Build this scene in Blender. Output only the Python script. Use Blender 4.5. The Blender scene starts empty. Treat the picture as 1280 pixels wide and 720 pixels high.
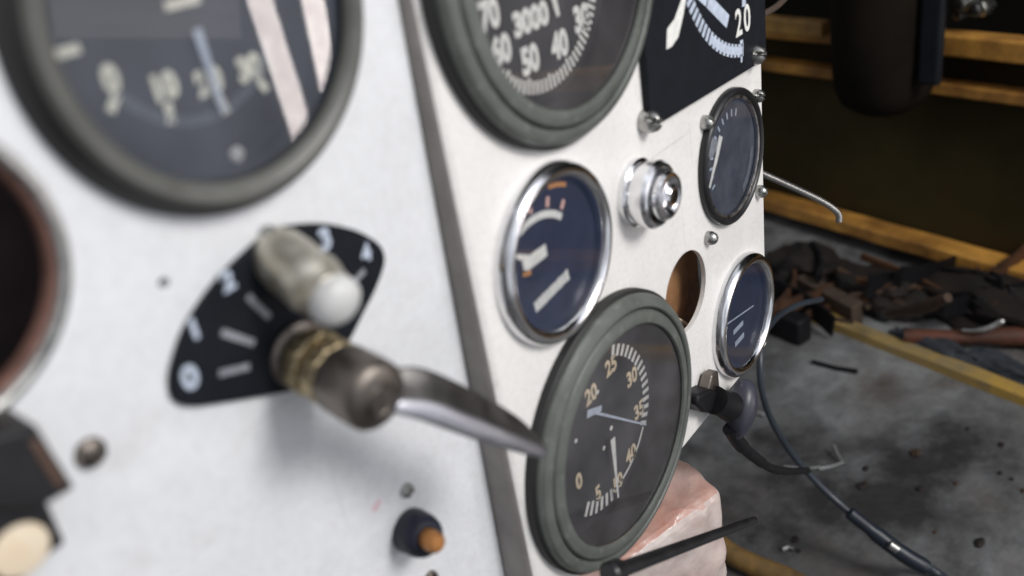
import bpy, bmesh, math, random
from mathutils import Vector, Matrix, noise as mnoise

random.seed(7)
SC = bpy.context.scene
COL = SC.collection
MM = 0.001

# ------------------------------------------------------------------ camera frame (world: X along the panel, Y into it, Z up)
CX = Vector((0.59481439, -0.45800807, 0.66062429))
CY = Vector((-0.78745145, -0.16676875, 0.59338723))
CZ = Vector((-0.16160465, -0.87316482, -0.45985556))
CAM = Vector((0, -160, 0))
FPX = 1100.0

def ray(px, py):
    v = Vector(((px - 640) / FPX, (py - 360) / FPX, 1.0))
    return Vector((CX.dot(v), CY.dot(v), CZ.dot(v)))

class Frame:
    """A flat sheet of the panel: u to the right, v up, h out towards the viewer (all mm)."""
    def __init__(s, o, eu, ev, n):
        s.o, s.eu, s.ev, s.n = Vector(o), Vector(eu).normalized(), Vector(ev).normalized(), Vector(n).normalized()
    def p(s, u, v, h=0.0):
        return s.o + s.eu * u + s.ev * v + s.n * h
    def uv(s, px, py, h=0.0):
        d = ray(px, py)
        t = (s.o + s.n * h - CAM).dot(s.n) / d.dot(s.n)
        q = CAM + d * t - s.o
        return q.dot(s.eu), q.dot(s.ev)
    def w(s, px, py, h=0.0):
        u, v = s.uv(px, py, h)
        return s.p(u, v, h)

FR = Frame((0, 0, 0), (1, 0, 0), (0, 0, 1), (0, -1, 0))
FL = Frame((0, 3.6, 0), (1, 0, 0), (0, -.044, 1), (0, -1, -.044))
YUP = Vector((0, 0, 1))
DD = Vector((0.3082, 0.9513, 0))       # run of the rails and the floor line
EE = Vector((0.9513, -0.3082, 0))      # away from the viewer

def at_depth(px, py, t):
    return CAM + ray(px, py) * t

def on_floor(px, py, z):
    d = ray(px, py)
    return CAM + d * ((z - CAM.z) / d.z)

def on_e(px, py, e):
    d = ray(px, py)
    return CAM + d * ((e - CAM.dot(EE)) / d.dot(EE))

# ------------------------------------------------------------------ materials
def mat(name, col, rough=.5, metal=0.0, bump=0.0, bscale=200.0, bdist=.001, var=0.0, vscale=30.0, col2=None, spots=0.0, sscale=80.0,
        spotcol=(.05, .04, .035), coat=0.0, spec=.5, rvar=0.0, fine=0.0):
    m = bpy.data.materials.new(name); m.use_nodes = True
    nt = m.node_tree; N = nt.nodes; L = nt.links
    b = N['Principled BSDF']
    b.inputs['Roughness'].default_value = rough
    b.inputs['Metallic'].default_value = metal
    b.inputs['Coat Weight'].default_value = coat
    b.inputs['Specular IOR Level'].default_value = spec
    tc = N.new('ShaderNodeTexCoord')
    last = None
    c = (*col, 1)
    if var > 0 or col2:
        n = N.new('ShaderNodeTexNoise'); n.inputs['Scale'].default_value = vscale; n.inputs['Detail'].default_value = 6
        n.inputs['Roughness'].default_value = .62
        L.new(tc.outputs['Object'], n.inputs['Vector'])
        r = N.new('ShaderNodeValToRGB')
        r.color_ramp.elements[0].position = .33; r.color_ramp.elements[1].position = .67
        c2 = col2 if col2 else tuple(x * (1 - var) for x in col)
        r.color_ramp.elements[0].color = (*c2, 1); r.color_ramp.elements[1].color = c
        L.new(n.outputs['Fac'], r.inputs['Fac']); last = r.outputs['Color']
        if rvar > 0:
            mr = N.new('ShaderNodeMapRange')
            mr.inputs['From Min'].default_value = .3; mr.inputs['From Max'].default_value = .7
            mr.inputs['To Min'].default_value = max(.02, rough - rvar); mr.inputs['To Max'].default_value = min(1, rough + rvar)
            L.new(n.outputs['Fac'], mr.inputs['Value']); L.new(mr.outputs['Result'], b.inputs['Roughness'])
    if spots > 0:
        n2 = N.new('ShaderNodeTexNoise'); n2.inputs['Scale'].default_value = sscale; n2.inputs['Detail'].default_value = 5
        L.new(tc.outputs['Object'], n2.inputs['Vector'])
        r2 = N.new('ShaderNodeValToRGB')
        r2.color_ramp.elements[0].position = .60; r2.color_ramp.elements[1].position = .74
        r2.color_ramp.elements[0].color = (0, 0, 0, 1); r2.color_ramp.elements[1].color = (spots, spots, spots, 1)
        L.new(n2.outputs['Fac'], r2.inputs['Fac'])
        mx = N.new('ShaderNodeMixRGB'); mx.inputs['Color2'].default_value = (*spotcol, 1)
        L.new(r2.outputs['Color'], mx.inputs['Fac'])
        if last: L.new(last, mx.inputs['Color1'])
        else: mx.inputs['Color1'].default_value = c
        last = mx.outputs['Color']
    if fine > 0:
        for an_, sc_ in ((.5, (14, 1, 520)), (-.9, (420, 1, 9))):      # hairline scratches
            mp = N.new('ShaderNodeMapping'); mp.inputs['Rotation'].default_value = (0, an_, 0); mp.inputs['Scale'].default_value = sc_
            L.new(tc.outputs['Object'], mp.inputs['Vector'])
            n5 = N.new('ShaderNodeTexNoise'); n5.inputs['Scale'].default_value = 1.0; n5.inputs['Detail'].default_value = 2
            L.new(mp.outputs[0], n5.inputs['Vector'])
            r5 = N.new('ShaderNodeValToRGB'); r5.color_ramp.elements[0].position = .70; r5.color_ramp.elements[1].position = .76
            r5.color_ramp.elements[0].color = (0, 0, 0, 1); r5.color_ramp.elements[1].color = (.4, .4, .4, 1)
            L.new(n5.outputs['Fac'], r5.inputs['Fac'])
            m5 = N.new('ShaderNodeMixRGB'); m5.inputs['Color2'].default_value = (.38, .36, .34, 1)
            L.new(r5.outputs['Color'], m5.inputs['Fac']); L.new(last, m5.inputs['Color1']); last = m5.outputs['Color']
    if fine > 0:   # fine rubbed-in dirt and scuffs
        n4 = N.new('ShaderNodeTexNoise'); n4.inputs['Scale'].default_value = 420; n4.inputs['Detail'].default_value = 7; n4.inputs['Roughness'].default_value = .75
        L.new(tc.outputs['Object'], n4.inputs['Vector'])
        r4 = N.new('ShaderNodeValToRGB'); r4.color_ramp.elements[0].position = .30; r4.color_ramp.elements[1].position = .55
        r4.color_ramp.elements[0].color = (1 - fine * 2.2, 1 - fine * 2.3, 1 - fine * 2.4, 1); r4.color_ramp.elements[1].color = (1, 1, 1, 1)
        L.new(n4.outputs['Fac'], r4.inputs['Fac'])
        m4 = N.new('ShaderNodeMixRGB'); m4.blend_type = 'MULTIPLY'; m4.inputs['Fac'].default_value = 1
        L.new(r4.outputs['Color'], m4.inputs['Color2'])
        if last: L.new(last, m4.inputs['Color1'])
        else: m4.inputs['Color1'].default_value = c
        last = m4.outputs['Color']
    if last: L.new(last, b.inputs['Base Color'])
    else: b.inputs['Base Color'].default_value = c
    if bump > 0:
        n3 = N.new('ShaderNodeTexNoise'); n3.inputs['Scale'].default_value = bscale; n3.inputs['Detail'].default_value = 4
        L.new(tc.outputs['Object'], n3.inputs['Vector'])
        bp = N.new('ShaderNodeBump'); bp.inputs['Strength'].default_value = bump; bp.inputs['Distance'].default_value = bdist
        L.new(n3.outputs['Fac'], bp.inputs['Height']); L.new(bp.outputs['Normal'], b.inputs['Normal'])
    return m

def glass_mat(name, tint=(1, 1, 1), ior=1.5, boost=1.0, rough=.0, dust=.05, dcol=(.55, .55, .60)):
    m = bpy.data.materials.new(name); m.use_nodes = True
    nt = m.node_tree; N = nt.nodes; L = nt.links
    for n in list(N): N.remove(n)
    out = N.new('ShaderNodeOutputMaterial')
    tr = N.new('ShaderNodeBsdfTransparent'); tr.inputs['Color'].default_value = (*tint, 1)
    gl = N.new('ShaderNodeBsdfGlossy'); gl.inputs['Roughness'].default_value = rough
    fr = N.new('ShaderNodeFresnel'); fr.inputs['IOR'].default_value = ior
    mu = N.new('ShaderNodeMath'); mu.operation = 'MULTIPLY'; mu.use_clamp = True; mu.inputs[1].default_value = boost
    mx = N.new('ShaderNodeMixShader')
    L.new(fr.outputs[0], mu.inputs[0]); L.new(mu.outputs[0], mx.inputs[0])
    # thin uneven film of dust on the glass
    df = N.new('ShaderNodeBsdfDiffuse'); df.inputs['Color'].default_value = (*dcol, 1)
    tc = N.new('ShaderNodeTexCoord'); nz = N.new('ShaderNodeTexNoise'); nz.inputs['Scale'].default_value = 45; nz.inputs['Detail'].default_value = 6
    L.new(tc.outputs['Object'], nz.inputs['Vector'])
    mr = N.new('ShaderNodeMapRange'); mr.inputs['From Min'].default_value = .3; mr.inputs['From Max'].default_value = .7
    mr.inputs['To Min'].default_value = dust * .55; mr.inputs['To Max'].default_value = dust * 1.45
    L.new(nz.outputs['Fac'], mr.inputs['Value'])
    m0 = N.new('ShaderNodeMixShader'); L.new(mr.outputs[0], m0.inputs[0]); L.new(tr.outputs[0], m0.inputs[1]); L.new(df.outputs[0], m0.inputs[2])
    L.new(m0.outputs[0], mx.inputs[1]); L.new(gl.outputs[0], mx.inputs[2]); L.new(mx.outputs[0], out.inputs[0])
    return m

M = {}
M['white'] = mat('white_panel_paint', (.82, .80, .775), .40, bump=.22, bscale=700, var=.09, vscale=22, spots=.20, sscale=42, spotcol=(.42, .36, .30), rvar=.12, fine=.05)  # white paint with the warmer light on the right sheet put into it
M['white_cool_lit'] = mat('cool_lit_white_panel_paint', (.745, .755, .775), .42, bump=.22, bscale=700, var=.09, vscale=26, spots=.20, sscale=50, spotcol=(.42, .38, .36), rvar=.12, fine=.05)  # same white paint, the left sheet's cooler light put into its colour
M['bend_grey'] = mat('grey_brown_bend', (.30, .275, .26), .5, var=.35, vscale=40, bump=.2, bscale=500)  # grey-brown, darker than the sheet it bends from
M['bezel'] = mat('grey_green_bezel_enamel', (.118, .128, .116), .42, bump=.2, bscale=1200, var=.25, vscale=90, rvar=.14, spots=.45, sscale=220, spotcol=(.24, .24, .22))
M['bezel_brown'] = mat('worn_grey_bezel_enamel', (.115, .115, .105), .4, bump=.15, bscale=1500, var=.25, vscale=90, rvar=.1)
M['gasket'] = mat('black_rubber_gasket', (.012, .012, .012), .6, bump=.1)
M['black'] = mat('black_plastic', (.014, .014, .016), .38, var=.3, vscale=120, rvar=.1)
M['blackmatte'] = mat('black_matte_paint', (.008, .010, .015), .6, var=.3, vscale=200, bump=.05, bscale=2000, spec=.2)
M['dial'] = mat('black_dial_face', (.010, .011, .016), .6, var=.25, vscale=150)
M['navy'] = mat('navy_dial_face', (.011, .017, .048), .5, var=.35, vscale=120)
M['chrome'] = mat('chrome', (.82, .82, .84), .17, 1.0, var=.12, vscale=150, rvar=.05)
M['zinc'] = mat('zinc_plated_steel', (.52, .52, .50), .32, 1.0, var=.35, vscale=250, rvar=.12, bump=.1, bscale=1500)
M['steel_reflection'] = mat('bright_reflection_steel', (.44, .44, .48), .45, 1.0, var=.12, vscale=90, rvar=.08, bump=.1, bscale=700)  # lighter copy of the lever steel, carries the reflected bright band as colour
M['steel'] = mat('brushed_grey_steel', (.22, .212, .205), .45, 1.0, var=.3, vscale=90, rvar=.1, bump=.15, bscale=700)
M['gunmetal'] = mat('dark_gunmetal', (.25, .22, .195), .45, 1.0, var=.35, vscale=140, rvar=.12, bump=.15, bscale=900)
M['alu'] = mat('dull_aluminium', (.62, .60, .54), .42, .75, var=.4, vscale=140, rvar=.1, bump=.2, bscale=600, col2=(.34, .30, .22))
M['palecap'] = mat('pale_plastic_cap', (.60, .60, .59), .45, var=.15, vscale=120)
M['blueblack'] = mat('blue_black_plastic', (.010, .012, .024), .45, var=.3, vscale=120, spec=.3)
M['brass'] = mat('worn_brass', (.55, .45, .28), .46, 1.0, var=.4, vscale=160, rvar=.1)
M['copper'] = mat('copper_tip', (.50, .22, .07), .45, .6, var=.4, vscale=300)
M['cream'] = mat('cream_plastic', (.72, .56, .38), .4, var=.25, vscale=120, col2=(.75, .66, .52))
M['brown'] = mat('brown_phenolic', (.13, .075, .052), .5, var=.5, vscale=150)
M['inkd'] = mat('faded_bluish_paint', (.33, .34, .38), .6, var=.4, vscale=400)
M['inkw'] = mat('white_dial_paint', (.84, .84, .80), .6, var=.2, vscale=400)
M['inkb'] = mat('bluish_white_paint', (.55, .62, .74), .6, var=.25, vscale=400)
M['inkt'] = mat('aged_tan_dial_paint', (.88, .72, .50), .6, var=.35, vscale=400)
M['inky'] = mat('aged_ivory_dial_paint', (.90, .88, .74), .6, var=.3, vscale=400)
M['inkg'] = mat('grey_dial_paint', (.16, .18, .20), .6, var=.3, vscale=400)
M['inkp'] = mat('pink_dial_paint', (.80, .50, .44), .6)
M['inko'] = mat('orange_dial_paint', (.55, .25, .07), .6)
M['grey_dial'] = mat('dusty_grey_dial', (.085, .092, .105), .5, var=.7, vscale=70, col2=(.028, .031, .04))
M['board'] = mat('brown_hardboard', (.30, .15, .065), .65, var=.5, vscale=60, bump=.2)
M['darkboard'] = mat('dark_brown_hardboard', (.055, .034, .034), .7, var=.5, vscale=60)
M['liner'] = mat('rusty_hole_lining', (.20, .10, .075), .6, var=.5, vscale=200)
M['glass'] = glass_mat('small_gauge_glass', boost=1.15, dust=.034, dcol=(.32, .42, .74))
M['glassb'] = glass_mat('large_gauge_glass', boost=1.0, dust=.078, dcol=(.58, .55, .58))
M['glassl'] = glass_mat('blue_tinged_gauge_glass', boost=1.15, ior=1.54, dust=.07, dcol=(.44, .50, .66), rough=.025)
M['pinkmark'] = mat('pink_paint_smear', (.70, .50, .54), .5, var=.2)

def floor_material():
    m = bpy.data.materials.new('oil_stained_concrete'); m.use_nodes = True
    nt = m.node_tree; N = nt.nodes; L = nt.links; b = N['Principled BSDF']
    tc = N.new('ShaderNodeTexCoord')
    def noi(s, d=6, rgh=.6):
        n = N.new('ShaderNodeTexNoise'); n.inputs['Scale'].default_value = s; n.inputs['Detail'].default_value = d
        n.inputs['Roughness'].default_value = rgh; L.new(tc.outputs['Object'], n.inputs['Vector']); return n
    def ramp(n, p0, p1, c0, c1):
        r = N.new('ShaderNodeValToRGB'); e = r.color_ramp.elements
        e[0].position = p0; e[1].position = p1; e[0].color = (*c0, 1); e[1].color = (*c1, 1)
        L.new(n.outputs['Fac'], r.inputs['Fac']); return r
    r1 = ramp(noi(4.5, 8, .62), .40, .62, (.028, .028, .030), (.29, .30, .305))
    r2 = ramp(noi(26, 8, .7), .38, .64, (.42, .40, .38), (1, 1, 1))
    r3 = ramp(noi(9, 4, .5), .56, .70, (0, 0, 0), (.8, .8, .8))
    mul = N.new('ShaderNodeMixRGB'); mul.blend_type = 'MULTIPLY'; mul.inputs['Fac'].default_value = .75
    L.new(r1.outputs['Color'], mul.inputs['Color1']); L.new(r2.outputs['Color'], mul.inputs['Color2'])
    mx = N.new('ShaderNodeMixRGB'); mx.inputs['Color2'].default_value = (.045, .030, .020, 1)
    L.new(r3.outputs['Color'], mx.inputs['Fac']); L.new(mul.outputs['Color'], mx.inputs['Color1'])
    L.new(mx.outputs['Color'], b.inputs['Base Color'])
    mr = N.new('ShaderNodeMapRange'); mr.inputs['To Min'].default_value = .45; mr.inputs['To Max'].default_value = .9
    L.new(noi(7).outputs['Fac'], mr.inputs['Value']); L.new(mr.outputs['Result'], b.inputs['Roughness'])
    bp = N.new('ShaderNodeBump'); bp.inputs['Strength'].default_value = .5; bp.inputs['Distance'].default_value = .004
    L.new(noi(60, 8).outputs['Fac'], bp.inputs['Height']); L.new(bp.outputs['Normal'], b.inputs['Normal'])
    return m
M['floor'] = floor_material()
M['yellow'] = mat('worn_yellow_paint', (.50, .30, .05), .5, var=.45, vscale=16, col2=(.24, .19, .10), spots=.85, sscale=38, spotcol=(.17, .15, .11), bump=.3, bscale=300)
M['rust'] = mat('rusty_painted_steel', (.80, .40, .08), .55, var=.7, vscale=14, col2=(.16, .065, .02), spots=.3, sscale=30, spotcol=(.20, .12, .06), bump=.5, bscale=200)
M['rustred'] = mat('red_brown_rust', (.13, .040, .018), .65, var=.7, vscale=25, col2=(.03, .014, .01), bump=.5, bscale=200)
M['goldrust'] = mat('ochre_painted_steel', (.70, .40, .10), .5, var=.6, vscale=20, col2=(.16, .085, .03), bump=.3, bscale=200)
M['ochre'] = mat('dull_ochre_rubber', (.30, .17, .04), .6, var=.7, vscale=30, col2=(.07, .045, .02))
M['rustdim'] = mat('dull_rusty_scrap', (.12, .05, .02), .7, var=.7, vscale=30, col2=(.02, .010, .006), bump=.4)
M['olive'] = mat('dark_olive_greasy_steel', (.055, .043, .016), .7, var=.5, vscale=6, col2=(.024, .018, .008), spots=.5, sscale=12, spotcol=(.045, .020, .008), bump=.2, bscale=100, spec=.15)
M['sootblack'] = mat('sooty_black_steel', (.018, .014, .010), .85, var=.5, vscale=9, spec=.05, col2=(.008, .007, .006))
M['bluegrey'] = mat('blue_grey_highlight', (.012, .014, .019), .45, var=.6, vscale=30, spec=.3)
M['wall'] = mat('sooty_back_wall', (.010, .009, .007), .9, var=.6, vscale=4, spec=.1)
M['pink'] = mat('plastic_wrapped_pink_block', (.50, .38, .35), .42, var=.35, vscale=22, col2=(.66, .60, .56), bump=.5, bscale=55, bdist=.005, spots=.6, sscale=30, spotcol=(.40, .25, .22), coat=.25)
M['pinktop'] = mat('reddish_raw_top', (.56, .45, .41), .42, var=.5, vscale=16, col2=(.47, .20, .14), bump=.45, bscale=55, bdist=.005, coat=.25)
M['rubber'] = mat('black_rubber', (.010, .010, .012), .5, var=.4, vscale=100, bump=.15, spec=.25)
M['purplish'] = mat('purplish_grey_plastic', (.050, .050, .072), .42, var=.4, vscale=60, rvar=.1)
M['paleblue'] = mat('grey_blue_cable_sheath', (.035, .046, .060), .35, var=.35, vscale=40)
M['darkblue'] = mat('dark_blue_cable_sheath', (.012, .02, .032), .4, var=.35, vscale=40)
M['rag'] = mat('dirty_grey_blue_rag', (.045, .053, .066), .9, var=.6, vscale=40, bump=.5, bscale=200)
M['wood'] = mat('dirty_old_wood', (.06, .03, .014), .7, var=.6, vscale=30, bump=.4, bscale=150)
M['scrap'] = mat('greasy_brown_scrap', (.018, .009, .005), .8, var=.7, vscale=30, col2=(.004, .0035, .003), bump=.6, bscale=120)
M['wire'] = mat('tinned_wire', (.55, .55, .53), .35, 1.0, var=.3, vscale=100)
M['tan'] = mat('tan_card', (.075, .05, .035), .8, var=.4, vscale=40)

# ------------------------------------------------------------------ object helpers
def tag(o, label=None, cat=None, group=None, kind=None):
    if label: o['label'] = label
    if cat: o['category'] = cat
    if group: o['group'] = group
    if kind: o['kind'] = kind
    return o

def thing(name, loc, label, cat, group=None):
    o = bpy.data.objects.new(name, None); COL.objects.link(o)
    o.empty_display_size = .01
    o.location = Vector(loc) * MM
    return tag(o, label, cat, group)

def base_of(o):
    l = Vector((0, 0, 0))
    while o: l += Vector(o.location); o = o.parent
    return l

def finish(name, bm, m, parent=None, smooth=True, angle=35, loc=None, bevel=0, facing=None):
    """bm holds world mm; becomes one mesh in the parent's space."""
    b = base_of(parent) if parent else (Vector(loc) * MM if loc is not None else Vector((0, 0, 0)))
    bmesh.ops.recalc_face_normals(bm, faces=bm.faces)
    if facing is not None:
        bm.normal_update()
        for f in bm.faces:
            if f.normal.dot(facing) < 0: f.normal_flip()
    for v in bm.verts: v.co = v.co * MM - b
    me = bpy.data.meshes.new(name)
    bm.to_mesh(me); bm.free()
    mats = m if isinstance(m, (list, tuple)) else [m]
    for x in mats: me.materials.append(x)
    if smooth:
        me.polygons.foreach_set('use_smooth', [True] * len(me.polygons))
        me.set_sharp_from_angle(angle=math.radians(angle))
    o = bpy.data.objects.new(name, me); COL.objects.link(o)
    if parent: o.parent = parent
    else: o.location = b
    if bevel:
        md = o.modifiers.new('bevel', 'BEVEL'); md.width = bevel * MM; md.segments = 3; md.limit_method = 'ANGLE'; md.angle_limit = math.radians(40)
    return o

def perp(n):
    n = n.normalized()
    a = Vector((0, 0, 1)) if abs(n.z) < .9 else Vector((1, 0, 0))
    u = (a.cross(n)).normalized()
    return u, n.cross(u).normalized()

def lathe(bm, o, n, prof, seg=96, mi=None, closed=False):
    """prof: list of (radius, height along n)."""
    u, v = perp(n); n = n.normalized()
    rings = []
    for r, h in prof:
        if r < 1e-6: rings.append([bm.verts.new(o + n * h)])
        else: rings.append([bm.verts.new(o + n * h + u * (r * math.cos(2 * math.pi * k / seg)) + v * (r * math.sin(2 * math.pi * k / seg))) for k in range(seg)])
    for i in range(len(rings) - 1):
        A, B = rings[i], rings[i + 1]
        for k in range(seg):
            k2 = (k + 1) % seg
            if len(A) == 1 and len(B) == 1: continue
            if len(A) == 1: f = bm.faces.new((A[0], B[k], B[k2]))
            elif len(B) == 1: f = bm.faces.new((A[k], B[0], A[k2]))
            else: f = bm.faces.new((A[k], B[k], B[k2], A[k2]))
            if mi: f.material_index = mi[i]
    return bm

def disc_bm(F, u, v, r, h, seg=96):
    bm = bmesh.new(); lathe(bm, F.p(u, v, 0), F.n, [(0, h), (r, h)], seg); return bm

def catmull(pts, n=8, closed=False):
    P = [Vector(p) for p in pts]; out = []
    N = len(P); rng = N if closed else N - 1
    for i in range(rng):
        p0 = P[(i - 1) % N] if closed or i > 0 else P[0] * 2 - P[1]
        p1 = P[i]; p2 = P[(i + 1) % N]
        p3 = P[(i + 2) % N] if closed or i + 2 < N else P[-1] * 2 - P[-2]
        for k in range(n):
            t = k / n
            out.append(.5 * ((2 * p1) + (p2 - p0) * t + (2 * p0 - 5 * p1 + 4 * p2 - p3) * t * t + (3 * p1 - p0 - 3 * p2 + p3) * t ** 3))
    if not closed: out.append(P[-1])
    return out

def tube(bm, pts, r, seg=12, caps=True):
    pts = [Vector(p) for p in pts]
    rs = r if isinstance(r, (list, tuple)) else [r] * len(pts)
    if len(rs) != len(pts):
        rs = [rs[min(len(rs) - 1, int(i * (len(rs) - 1) / (len(pts) - 1)))] for i in range(len(pts))]
    rings = []; u = None
    for i, p in enumerate(pts):
        t = (pts[min(i + 1, len(pts) - 1)] - pts[max(i - 1, 0)]).normalized()
        if u is None: u, v = perp(t)
        else:
            u = (u - t * u.dot(t)).normalized(); v = t.cross(u)
        rings.append([bm.verts.new(p + (u * math.cos(2 * math.pi * k / seg) + v * math.sin(2 * math.pi * k / seg)) * rs[i]) for k in range(seg)])
    for a, b in zip(rings, rings[1:]):
        for k in range(seg): bm.faces.new((a[k], b[k], b[(k + 1) % seg], a[(k + 1) % seg]))
    if caps:
        bm.faces.new(rings[0]); bm.faces.new(rings[-1])
    return bm

def prism(bm, F, poly, h0, h1):
    """poly: (u, v) outline; extruded between heights h0 and h1 of frame F."""
    a = [bm.verts.new(F.p(u, v, h0)) for u, v in poly]
    b = [bm.verts.new(F.p(u, v, h1)) for u, v in poly]
    bm.faces.new(a); bm.faces.new(b)
    n = len(poly)
    for k in range(n): bm.faces.new((a[k], a[(k + 1) % n], b[(k + 1) % n], b[k]))
    return bm

def box(bm, c, ax, ay, az):
    """centre and three half-extent vectors."""
    c = Vector(c); V = []
    for sx in (-1, 1):
        for sy in (-1, 1):
            for sz in (-1, 1): V.append(bm.verts.new(c + ax * sx + ay * sy + az * sz))
    for q in ((0, 1, 3, 2), (4, 6, 7, 5), (0, 4, 5, 1), (2, 3, 7, 6), (0, 2, 6, 4), (1, 5, 7, 3)): bm.faces.new([V[i] for i in q])
    return bm

def sheet_bm(F, outline, holes, t):
    """flat sheet with round holes, front face at h=0, thickness t behind it."""
    cu = bpy.data.curves.new('sheet', 'CURVE'); cu.dimensions = '2D'; cu.fill_mode = 'BOTH'; cu.extrude = t / 2
    def spl(pts):
        s = cu.splines.new('POLY'); s.points.add(len(pts) - 1); s.use_cyclic_u = True
        for p, q in zip(s.points, pts): p.co = (q[0], q[1], 0, 1)
    spl(outline)
    for hu, hv, hr in holes:
        spl([(hu + hr * math.cos(2 * math.pi * k / 72), hv + hr * math.sin(2 * math.pi * k / 72)) for k in range(72)])
    o = bpy.data.objects.new('sheet', cu); COL.objects.link(o)
    dg = bpy.context.evaluated_depsgraph_get()
    me = bpy.data.meshes.new_from_object(o.evaluated_get(dg))
    bm = bmesh.new(); bm.from_mesh(me)
    for v in bm.verts: v.co = F.p(v.co.x, v.co.y, v.co.z - t / 2)
    bpy.data.objects.remove(o); bpy.data.curves.remove(cu); bpy.data.meshes.remove(me)
    return bm

def text_into(bm, F, s, u, v, h, size, bold=.03, rot=0.0, sx=1.0, shear=0.0):
    """glyph faces, centred at (u, v), size = cap height in mm."""
    cu = bpy.data.curves.new('glyph', 'FONT'); cu.body = s; cu.size = size / .70; cu.align_x = 'CENTER'; cu.align_y = 'CENTER'
    cu.offset = bold * size; cu.shear = shear; cu.resolution_u = 4
    o = bpy.data.objects.new('glyph', cu); COL.objects.link(o)
    dg = bpy.context.evaluated_depsgraph_get()
    me = bpy.data.meshes.new_from_object(o.evaluated_get(dg))
    c, sn = math.cos(rot), math.sin(rot)
    vs = [bm.verts.new(F.p(u + sx * p.co.x * c - p.co.y * sn, v + sx * p.co.x * sn + p.co.y * c, h)) for p in me.vertices]
    for f in me.polygons:
        try: bm.faces.new([vs[i] for i in f.vertices])
        except ValueError: pass
    bpy.data.objects.remove(o); bpy.data.curves.remove(cu); bpy.data.meshes.remove(me)

def quad(bm, F, pts, h):
    bm.faces.new([bm.verts.new(F.p(u, v, h)) for u, v in pts])

def bar(bm, F, u0, v0, u1, v1, w0, w1, h):
    d = Vector((u1 - u0, v1 - v0)).normalized(); n = Vector((-d.y, d.x))
    quad(bm, F, [(u0 + n.x * w0 / 2, v0 + n.y * w0 / 2), (u1 + n.x * w1 / 2, v1 + n.y * w1 / 2),
                 (u1 - n.x * w1 / 2, v1 - n.y * w1 / 2), (u0 - n.x * w0 / 2, v0 - n.y * w0 / 2)], h)

def tick(bm, F, cu, cv, deg, r0, r1, w, h):
    """deg measured clockwise from the top."""
    a = math.radians(deg); s, c = math.sin(a), math.cos(a)
    bar(bm, F, cu + s * r0, cv + c * r0, cu + s * r1, cv + c * r1, w, w, h)

def arc(bm, F, cu, cv, d0, d1, r0, r1, h, n=24):
    A = []
    for i in range(n + 1):
        a = math.radians(d0 + (d1 - d0) * i / n)
        A.append((bm.verts.new(F.p(cu + math.sin(a) * r0, cv + math.cos(a) * r0, h)), bm.verts.new(F.p(cu + math.sin(a) * r1, cv + math.cos(a) * r1, h))))
    for p, q in zip(A, A[1:]): bm.faces.new((p[0], p[1], q[1], q[0]))

def polar(cu, cv, deg, r):
    a = math.radians(deg); return cu + math.sin(a) * r, cv + math.cos(a) * r

def screw_bm(o, n, r, hgt, slot=30.0):
    """domed slotted head."""
    bm = bmesh.new(); n = n.normalized()
    seg = 40
    lathe(bm, o, n, [(r, 0), (r, hgt * .35), (r * .93, hgt * .6), (r * .75, hgt * .85), (r * .5, hgt * .97), (r * .25, hgt), (0, hgt)], seg)
    u, v = perp(n); a = math.radians(slot); d = u * math.cos(a) + v * math.sin(a)
    for x in bm.verts:
        q = x.co - o; hh = q.dot(n)
        if hh > hgt * .5 and abs(q.dot(d)) < r * .17: x.co -= n * (hgt * .45)
    return bm

# ------------------------------------------------------------------ the two painted panels
G1C, G2C, G3C = (106, -23.5), (219, -36), (219.5, -207.5)
G4C, G5C, G6C = (200.5, -122.8), (330.6, -139.6), (334.1, -220.1)
HOLE = (284.4, -181.9, 17.9)
LHOLE = (34.2, -50.4, 27.6)
EDGE = 161.5
bot = -253.0

rp = thing('instrument_panel', FR.p(262, bot, 0), 'warm-lit white right-hand sheet metal panel with a rounded left bend and an empty round hole', 'instrument panel', 'white sheets of the instrument panel')
RB = 4.0
bm = sheet_bm(FR, [(EDGE + RB, bot), (361.5, bot), (366.8, -90), (372, 70), (EDGE + RB, 70)], [(*G2C, 43), (*G3C, 43), HOLE], 2.0)
# rounded bend and the flange that runs back to the lower sheet
A = []
for v in (70, bot):
    row = []
    for k in range(9):
        a = math.radians(90 * k / 8)
        row.append(bm.verts.new(FR.p(EDGE + RB - RB * math.sin(a), v, -RB + RB * math.cos(a))))
    A.append(row)
for k in range(4): bm.faces.new((A[0][k], A[0][k + 1], A[1][k + 1], A[1][k]))
finish('sheet', bm, M['white'], rp, angle=50)
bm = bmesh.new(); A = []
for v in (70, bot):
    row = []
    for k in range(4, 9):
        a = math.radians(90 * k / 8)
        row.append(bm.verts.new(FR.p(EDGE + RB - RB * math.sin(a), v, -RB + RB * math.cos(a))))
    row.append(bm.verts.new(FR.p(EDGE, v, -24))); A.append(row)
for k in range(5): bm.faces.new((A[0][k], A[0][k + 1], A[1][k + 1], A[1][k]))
finish('bent_edge', bm, M['bend_grey'], rp, angle=50)

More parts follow.
